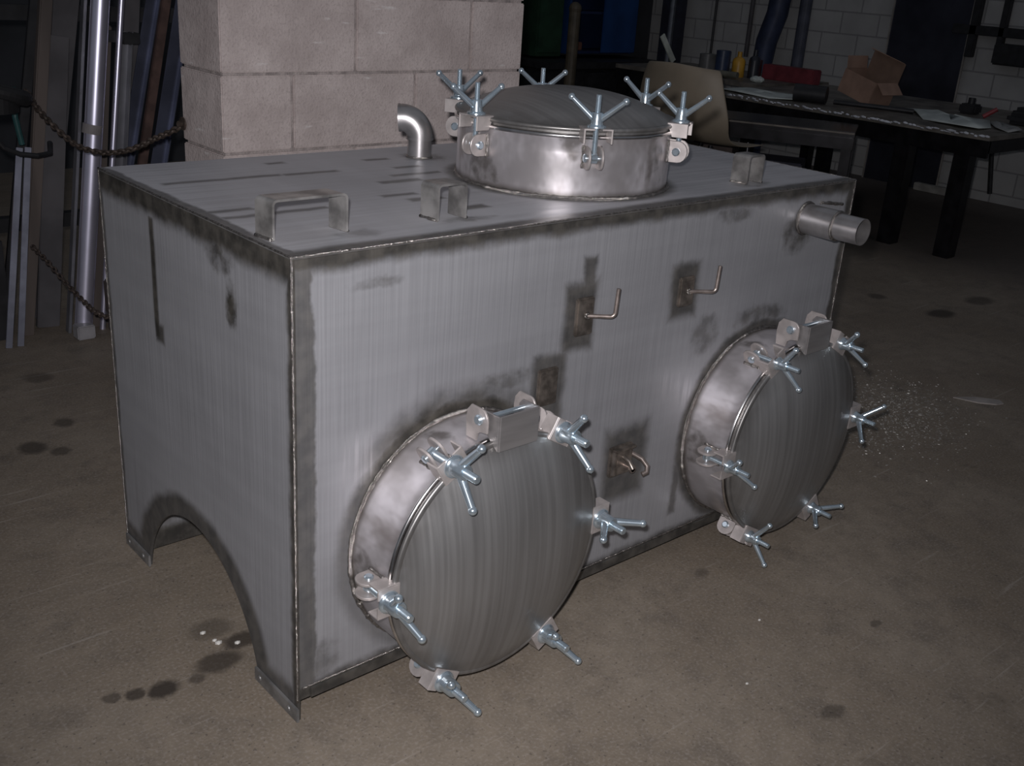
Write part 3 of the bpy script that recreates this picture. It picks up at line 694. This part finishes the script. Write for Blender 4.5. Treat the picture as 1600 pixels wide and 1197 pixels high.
paper([(5.06, 1.36), (5.1, 1.30), (4.85, 1.08), (4.74, 1.10), (4.8, 1.2)], 'crumpled_paper', 'small crumpled grey paper at the corner of the workbench', bt, plain('grey_paper', (.30, .30, .29), .8), .02)
paper([(4.86, 2.90), (4.60, 2.86), (4.56, 2.70), (4.56, 2.45), (4.60, 2.32), (4.78, 2.34), (4.95, 2.58)], 'paper_sheet', 'flat white paper sheet at the left end of the workbench', bt, M_paper, .02)
bm = B(); tube(bm, [(4.63, 2.33, bt + .052), (4.70, 2.16, bt + .052)], .05, 28); tag(obj('black_roll', bm, M_black, None, 40), 'short black roll lying on the workbench beside the white sheet', 'roll')
bm = B(); tube(bm, [(4.72, 2.12, bt + .02), (4.80, 1.9, bt + .02), (4.9, 1.72, bt + .015)], .014, 12); tag(obj('torch_cable', bm, M_black, None, 40), 'thin black cable lying on the workbench in front of the cardboard box', 'cable')
def cardboard():
    Mc = plain('cardboard', (.30, .19, .14), .8, 0, .12, 14); Mi = plain('cardboard_inside', (.20, .13, .095), .85, 0, .12, 14)
    root = tag(empty('cardboard_box', (4.88, 2.0, bt + .008)), 'open brown cardboard box tipped on its edge on the workbench', 'box')
    tilt = Matrix.Rotation(R(0), 4, 'Z') @ Matrix.Rotation(R(15), 4, 'X'); d_, w_, h_ = .20, .235, .135; t = .004
    # local: x away from camera, y left, z up; opening faces up
    def side(name, c, s, mat=Mc):
        bm = B(); box(bm, c, s, tilt, bev=.001); return obj(name, bm, mat, root)
    side('side_panel', (0, w_ / 2, h_ / 2), (t, w_, h_)); side('side_panel', (d_, w_ / 2, h_ / 2 + .055), (t, w_, h_ + .11), Mi)
    side('side_panel', (d_ / 2, 0, h_ / 2), (d_, t, h_)); side('side_panel', (d_ / 2, w_, h_ / 2), (d_, t, h_)); side('base_panel', (d_ / 2, w_ / 2, t), (d_, w_, t))
    for M2, s, c in ((tilt @ Matrix.Translation((d_, w_ / 2, h_ + .11)) @ Matrix.Rotation(R(15), 4, 'Y'), (.05, w_ * .95, t), (-.025, 0, 0)),
                     (tilt @ Matrix.Translation((d_ / 2, 0, h_)) @ Matrix.Rotation(R(35), 4, 'X'), (d_ * .9, .08, t), (0, -.04, 0)),
                     (tilt @ Matrix.Translation((d_ / 2, w_, h_)) @ Matrix.Rotation(R(70), 4, 'X'), (d_ * .9, .07, t), (0, .035, 0))):
        bm = B(); box(bm, c, s, M2, bev=.001); obj('flap', bm, Mc, root)
    root.rotation_euler = (0, 0, R(-6))
cardboard()
bm = B()
for c, s in (((5.22, 1.20, bt + .034), (.22, .2, .06)), ((5.36, 1.22, bt + .045), (.3, .2, .08))): box(bm, c, s, bev=.02)
tag(obj('black_bag', bm, M_black, None, 40), 'black tool bag on the right end of the workbench', 'bag')
bm = B(); tube(bm, [(5.02, 1.38, bt + .03), (5.06, 1.33, bt + .075)], .012, 12); tag(obj('red_marker', bm, plain('red_plastic', (.22, .03, .035), .4)), 'small red tool beside the crumpled papers', 'tool')
bm = B(); box(bm, (5.35, 1.62, bt + .03), (.09, .10, .055), bev=.01); tube(bm, [(5.35, 1.62, bt + .05), (5.35, 1.62, bt + .09)], .02, 14); tag(obj('small_motor', bm, M_black, None, 40), 'small black grinder body behind the crumpled white paper', 'tool')
# wall bench with clutter further back
wb_ = tag(empty('wall_bench', (5.2, 3.02, 0)), 'dark side bench against the block wall holding tools and bottles', 'workbench')
bm = B(); box(bm, (.42, .65, .625), (.84, 1.3, .03), bev=.003); obj('bench_top', bm, M_btop, wb_)
for x, y in ((.05, .05), (.78, .05), (.05, 1.25), (.78, 1.25)):
    bm = B(); box(bm, (x, y, .305), (.07, .07, .61)); obj('leg', bm, M_bench, wb_)
def bottle(name, x, y, r, h, col, label, cat='bottle', neck=True, rough=.4):
    bm = B(); p = [(0, 0), (r, 0), (r, h * .62), (r * .85, h * .72), (r * .35, h * .8), (r * .35, h), (0, h)] if neck else [(0, 0), (r, 0), (r, h), (r * .9, h * 1.01), (0, h * 1.01)]
    lathe(bm, p, 20, Matrix.Translation((x, y, .64))); tag(obj(name, bm, plain(name + '_mat', col, rough), None, 40), label, cat)
bottle('yellow_bottle', 5.50, 3.42, .045, .17, (.50, .27, .03), 'yellow bottle on the side bench by the wall')
bottle('blue_can', 5.42, 3.50, .05, .17, (.03, .045, .09), 'dark blue can left of the yellow bottle', 'can', False)
bottle('black_bottle', 5.56, 3.33, .04, .19, (.02, .022, .03), 'black bottle right of the yellow bottle')
bottle('grey_tub', 5.60, 3.78, .06, .12, (.13, .13, .13), 'grey tub at the left end of the side bench', 'tub', False)
bottle('dark_tin', 5.64, 3.36, .03, .12, (.06, .02, .025), 'dark red tin between the black bottle and the red tray', 'tin', False)
bm = B(); box(bm, (5.68, 3.10, .69), (.10, .42, .10), Matrix.Identity(4), bev=.006); tag(obj('red_tray', bm, plain('dark_red_paint', (.16, .030, .038), .5)), 'dark red metal tray on the side bench', 'tray')
for x, y, s, lb in ((5.33, 3.12, .035, 'crumpled white rag in front of the red tray'), (5.36, 3.58, .03, 'small pale scrap on the side bench left of the bottles')):
    bm = B(); bmesh.ops.create_icosphere(bm, subdivisions=3, radius=s, matrix=Matrix.Translation((x, y, .64 + s * .55)) @ Matrix.Diagonal((1, 1.5, .6, 1)))
    for v in bm.verts: v.co += Vector((random.uniform(-1, 1), random.uniform(-1, 1), random.uniform(-1, 1))) * s * .12
    tag(obj('rag', bm, M_paper), lb, 'rag')
bm = B(); tube(bm, [(5.25, 3.70, .662), (5.32, 3.28, .668)], .022, 14); tag(obj('grey_tube', bm, plain('grey_green_tube', (.13, .125, .10), .5)), 'grey green tube lying along the front of the side bench', 'tube')

# wall pipes, duct, leaning sheet
bm = B(); tube(bm, [(6.17, 3.70, 0.0), (6.17, 3.72, .62), (6.17, 3.70, .86), (6.17, 3.64, 1.06), (6.17, 3.62, 1.3), (6.17, 3.62, 2.4)], [.075, .075, .08, .08, .08, .08], 24)
tag(obj('duct_hose', bm, plain('navy_duct', (.035, .045, .085), .5, .2), None, 60), 'thick navy blue duct bending down the block wall behind the bottles', 'duct')
bm = B(); tube(bm, [(6.27, 3.47, .62), (6.27, 3.47, 2.4)], .045, 18); tag(obj('wall_pipe', bm, plain('dark_blue_pipe', (.06, .065, .09), .6)), 'dark vertical pipe on the wall just right of the navy duct', 'pipe')
bm = B(); tube(bm, [(6.27, 4.30, .70), (6.27, 4.30, 2.4)], .010, 10); tag(obj('wall_conduit', bm, M_black), 'thin black conduit on the block wall above the tan chair', 'conduit')
bm = B(); tube(bm, [(6.27, 3.95, .72), (6.27, 3.95, 2.4)], .018, 10); tag(obj('wall_conduit', bm, M_slate), 'thicker grey conduit between the thin black one and the duct', 'conduit')
sh = tag(empty('metal_sheet', (6.26, 2.46, 0)), 'dark polished metal sheet leaning on the wall behind the workbench', 'metal sheet')
bm = B(); box(bm, (0, 0, .85), (.02, .56, 1.70), bev=.002); obj('sheet', bm, plain('dark_sheet', (.11, .115, .15), .30, .85, .25, 4), sh)
for y in (-.285, .285):
    bm = B(); box(bm, (-.012, y, .85), (.012, .010, 1.70)); obj('edge_strip', bm, plain('pale_strip', (.24, .22, .20), .5), sh)
bm = B(); box(bm, (6.20, 2.18, .027), (.05, .25, .05), bev=.004); tag(obj('wood_batten', bm, plain('pale_batten', (.28, .27, .25), .7)), 'short pale batten on the floor at the foot of the metal sheet', 'batten')
bm = B(); tube(bm, [(6.22, 1.85, .52), (6.24, 1.84, .30), (6.27, 1.81, .06)], .016, 10); tag(obj('hanging_cable', bm, M_black), 'black cable hanging down the wall right of the workbench legs', 'cable')
fr = tag(empty('wall_frame', (6.28, 1.98, .9)), 'black pipe frame fixed on the block wall in the upper right corner', 'frame')
for c, s in (((-.02, 0, .17), (.05, .62, .06)), ((-.02, .17, .45), (.05, .05, .9)), ((-.02, -.02, .35), (.05, .04, .7))):
    bm = B(); box(bm, c, s, bev=.004); obj('bar', bm, M_black, fr)
bm = B(); box(bm, (-.05, -.13, .04), (.10, .22, .13), bev=.01); obj('switch_box', bm, M_black, fr)

# cabinets and clutter against the back wall
cab = tag(empty('blue_cabinet', (5.42, 4.70, 0)), 'blue metal cabinet behind the tank hatch with one door standing open', 'cabinet')
Mbl = plain('blue_paint', (.012, .05, .16), .45, .1, .2, 5); Mbd = plain('dark_blue_inside', (.008, .018, .06), .6, 0, .2, 5)
bm = B(); box(bm, (-.02, .27, 1.10), (.70, .02, .86)); obj('back', bm, Mbd, cab)
for x in (-.36, .33):
    bm = B(); box(bm, (x, .14, 1.10), (.02, .28, .86)); obj('side', bm, Mbl, cab)
for z in (.68, .97, 1.25, 1.52):
    bm = B(); box(bm, (-.02, .14, z), (.68, .27, .018)); obj('shelf', bm, Mbd, cab)
bm = B(); box(bm, (.17, -.015, 1.10), (.37, .02, .84), bev=.003); obj('door', bm, Mbl, cab)
for x, z, s, col, lb in ((5.16, .725, .07, (.10, .09, .08), 'grey tin on the lowest shelf of the blue cabinet'), (5.24, .72, .06, (.13, .06, .04), 'brown tin beside the grey one in the blue cabinet'), (5.20, 1.0, .04, (.35, .06, .02), 'small red box on the middle shelf of the blue cabinet')):
    bm = B(); box(bm, (x, 4.80, z), (s * 1.4, s, s), bev=.006); tag(obj('tin_box', bm, plain('tin_' + lb[:5], col, .5)), lb, 'tin')
gc = tag(empty('green_cabinet', (4.87, 4.75, .34)), 'dark green cabinet left of the blue one', 'cabinet')
bm = B(); box(bm, (0, .1, .96), (.26, .28, 1.3), bev=.005); obj('body', bm, plain('dark_green_paint', (.012, .035, .018), .5), gc)
bm = B(); box(bm, (0, -.045, .96), (.23, .012, 1.24), bev=.003); obj('door', bm, plain('dark_green_door', (.014, .042, .022), .5), gc)
st = tag(empty('machine_stand', (5.35, 4.55, 0)), 'black machine bench under the blue and green cabinets', 'machine bench')
bm = B(); box(bm, (-.09, .16, .61), (1.3, .55, .05), bev=.005); obj('top', bm, M_black, st)
bm = B(); box(bm, (-.09, .17, .415), (1.2, .46, .32), bev=.01); box(bm, (-.2, -.08, .50), (.22, .10, .12), bev=.01); obj('body', bm, M_black, st)
for x in (-.6, .42):
    bm = B(); box(bm, (x, .15, .125), (.08, .45, .24)); obj('leg', bm, M_black, st)
bm = B(); tube(bm, [(5.98, 4.5, 0), (5.98, 4.5, 2.6)], .025, 14); tag(obj('steel_post', bm, plain('post_grey', (.13, .14, .16), .4, .6)), 'thin grey post right of the blue cabinet', 'post')
bm = B(); box(bm, (6.14, 4.62, 1.2), (.16, .12, 2.4)); tag(obj('dark_column', bm, plain('dark_navy', (.02, .022, .035), .6)), 'wide dark navy column in the corner beside the block wall', 'column')
bm = B(); seg(bm, (5.42, 3.95, .64 + .05), (5.30, 3.98, .87), .045, .012); tag(obj('white_stick', bm, plain('white_wood', (.50, .53, .47), .6)), 'short white wooden slat leaning above the tan chair', 'slat')
bm = B(); tube(bm, [(4.62, 4.2, 0), (4.62, 4.2, 1.02)], .04, 14); bmesh.ops.create_uvsphere(bm, u_segments=14, v_segments=8, radius=.045, matrix=Matrix.Translation((4.62, 4.2, 1.02)))
tag(obj('brown_post', bm, plain('dark_brown_post', (.075, .06, .04), .6)), 'short brown post standing right behind the block pillar', 'post')

# ------------------------------------------------------------------ floor litter
bm = B(); rs = random.Random(3)
for i in range(900):
    a = rs.gauss(0, .20); b = rs.gauss(0, .13); x = 2.28 + a; y = .20 + b + a * .25
    s = rs.uniform(.0015, .005); mt = Matrix.Translation((x, y, s * .3)) @ Matrix.Rotation(rs.uniform(0, 6.28), 4, 'Z') @ Matrix.Rotation(rs.uniform(-.5, .5), 4, 'X') @ Matrix.Diagonal((s * rs.uniform(.5, 1.6), s * .5, s * .35, 1))
    bmesh.ops.create_cube(bm, size=1, matrix=mt)
tag(obj('metal_swarf', bm, plain('swarf', (.55, .53, .50), .45, .4, .4, 60)), 'scatter of pale metal shavings on the floor beyond the right hatch', 'metal shavings', kind='stuff')
bm = B(); poly = [(2.60, .125), (2.665, .088), (2.72, .020), (2.700, -.004), (2.67, .006), (2.63, .05)]
plate(bm, poly, .004, Matrix.Translation((0, 0, .0025))); tag(obj('paper_sliver', bm, plain('dusty_sliver', (.30, .27, .25), .7)), 'thin pale sliver of card lying on the floor at the right edge', 'scrap')
for i, (x, y, s) in enumerate(((-.02, .335, .005), (-.012, .30, .004), (-.01, .287, .006), (.02, .267, .005), (.95, -.30, .003), (.75, -.42, .003), (2.9, -.10, .008))):
    bm = B(); bmesh.ops.create_icosphere(bm, subdivisions=1, radius=s, matrix=Matrix.Translation((x, y, s * .6)) @ Matrix.Diagonal((1.3, 1, .7, 1)))
    tag(obj('floor_crumb', bm, plain('pale_crumb', (.6, .58, .54), .6)), 'tiny pale crumb on the brown floor', 'crumb', 'pale crumbs scattered on the floor')
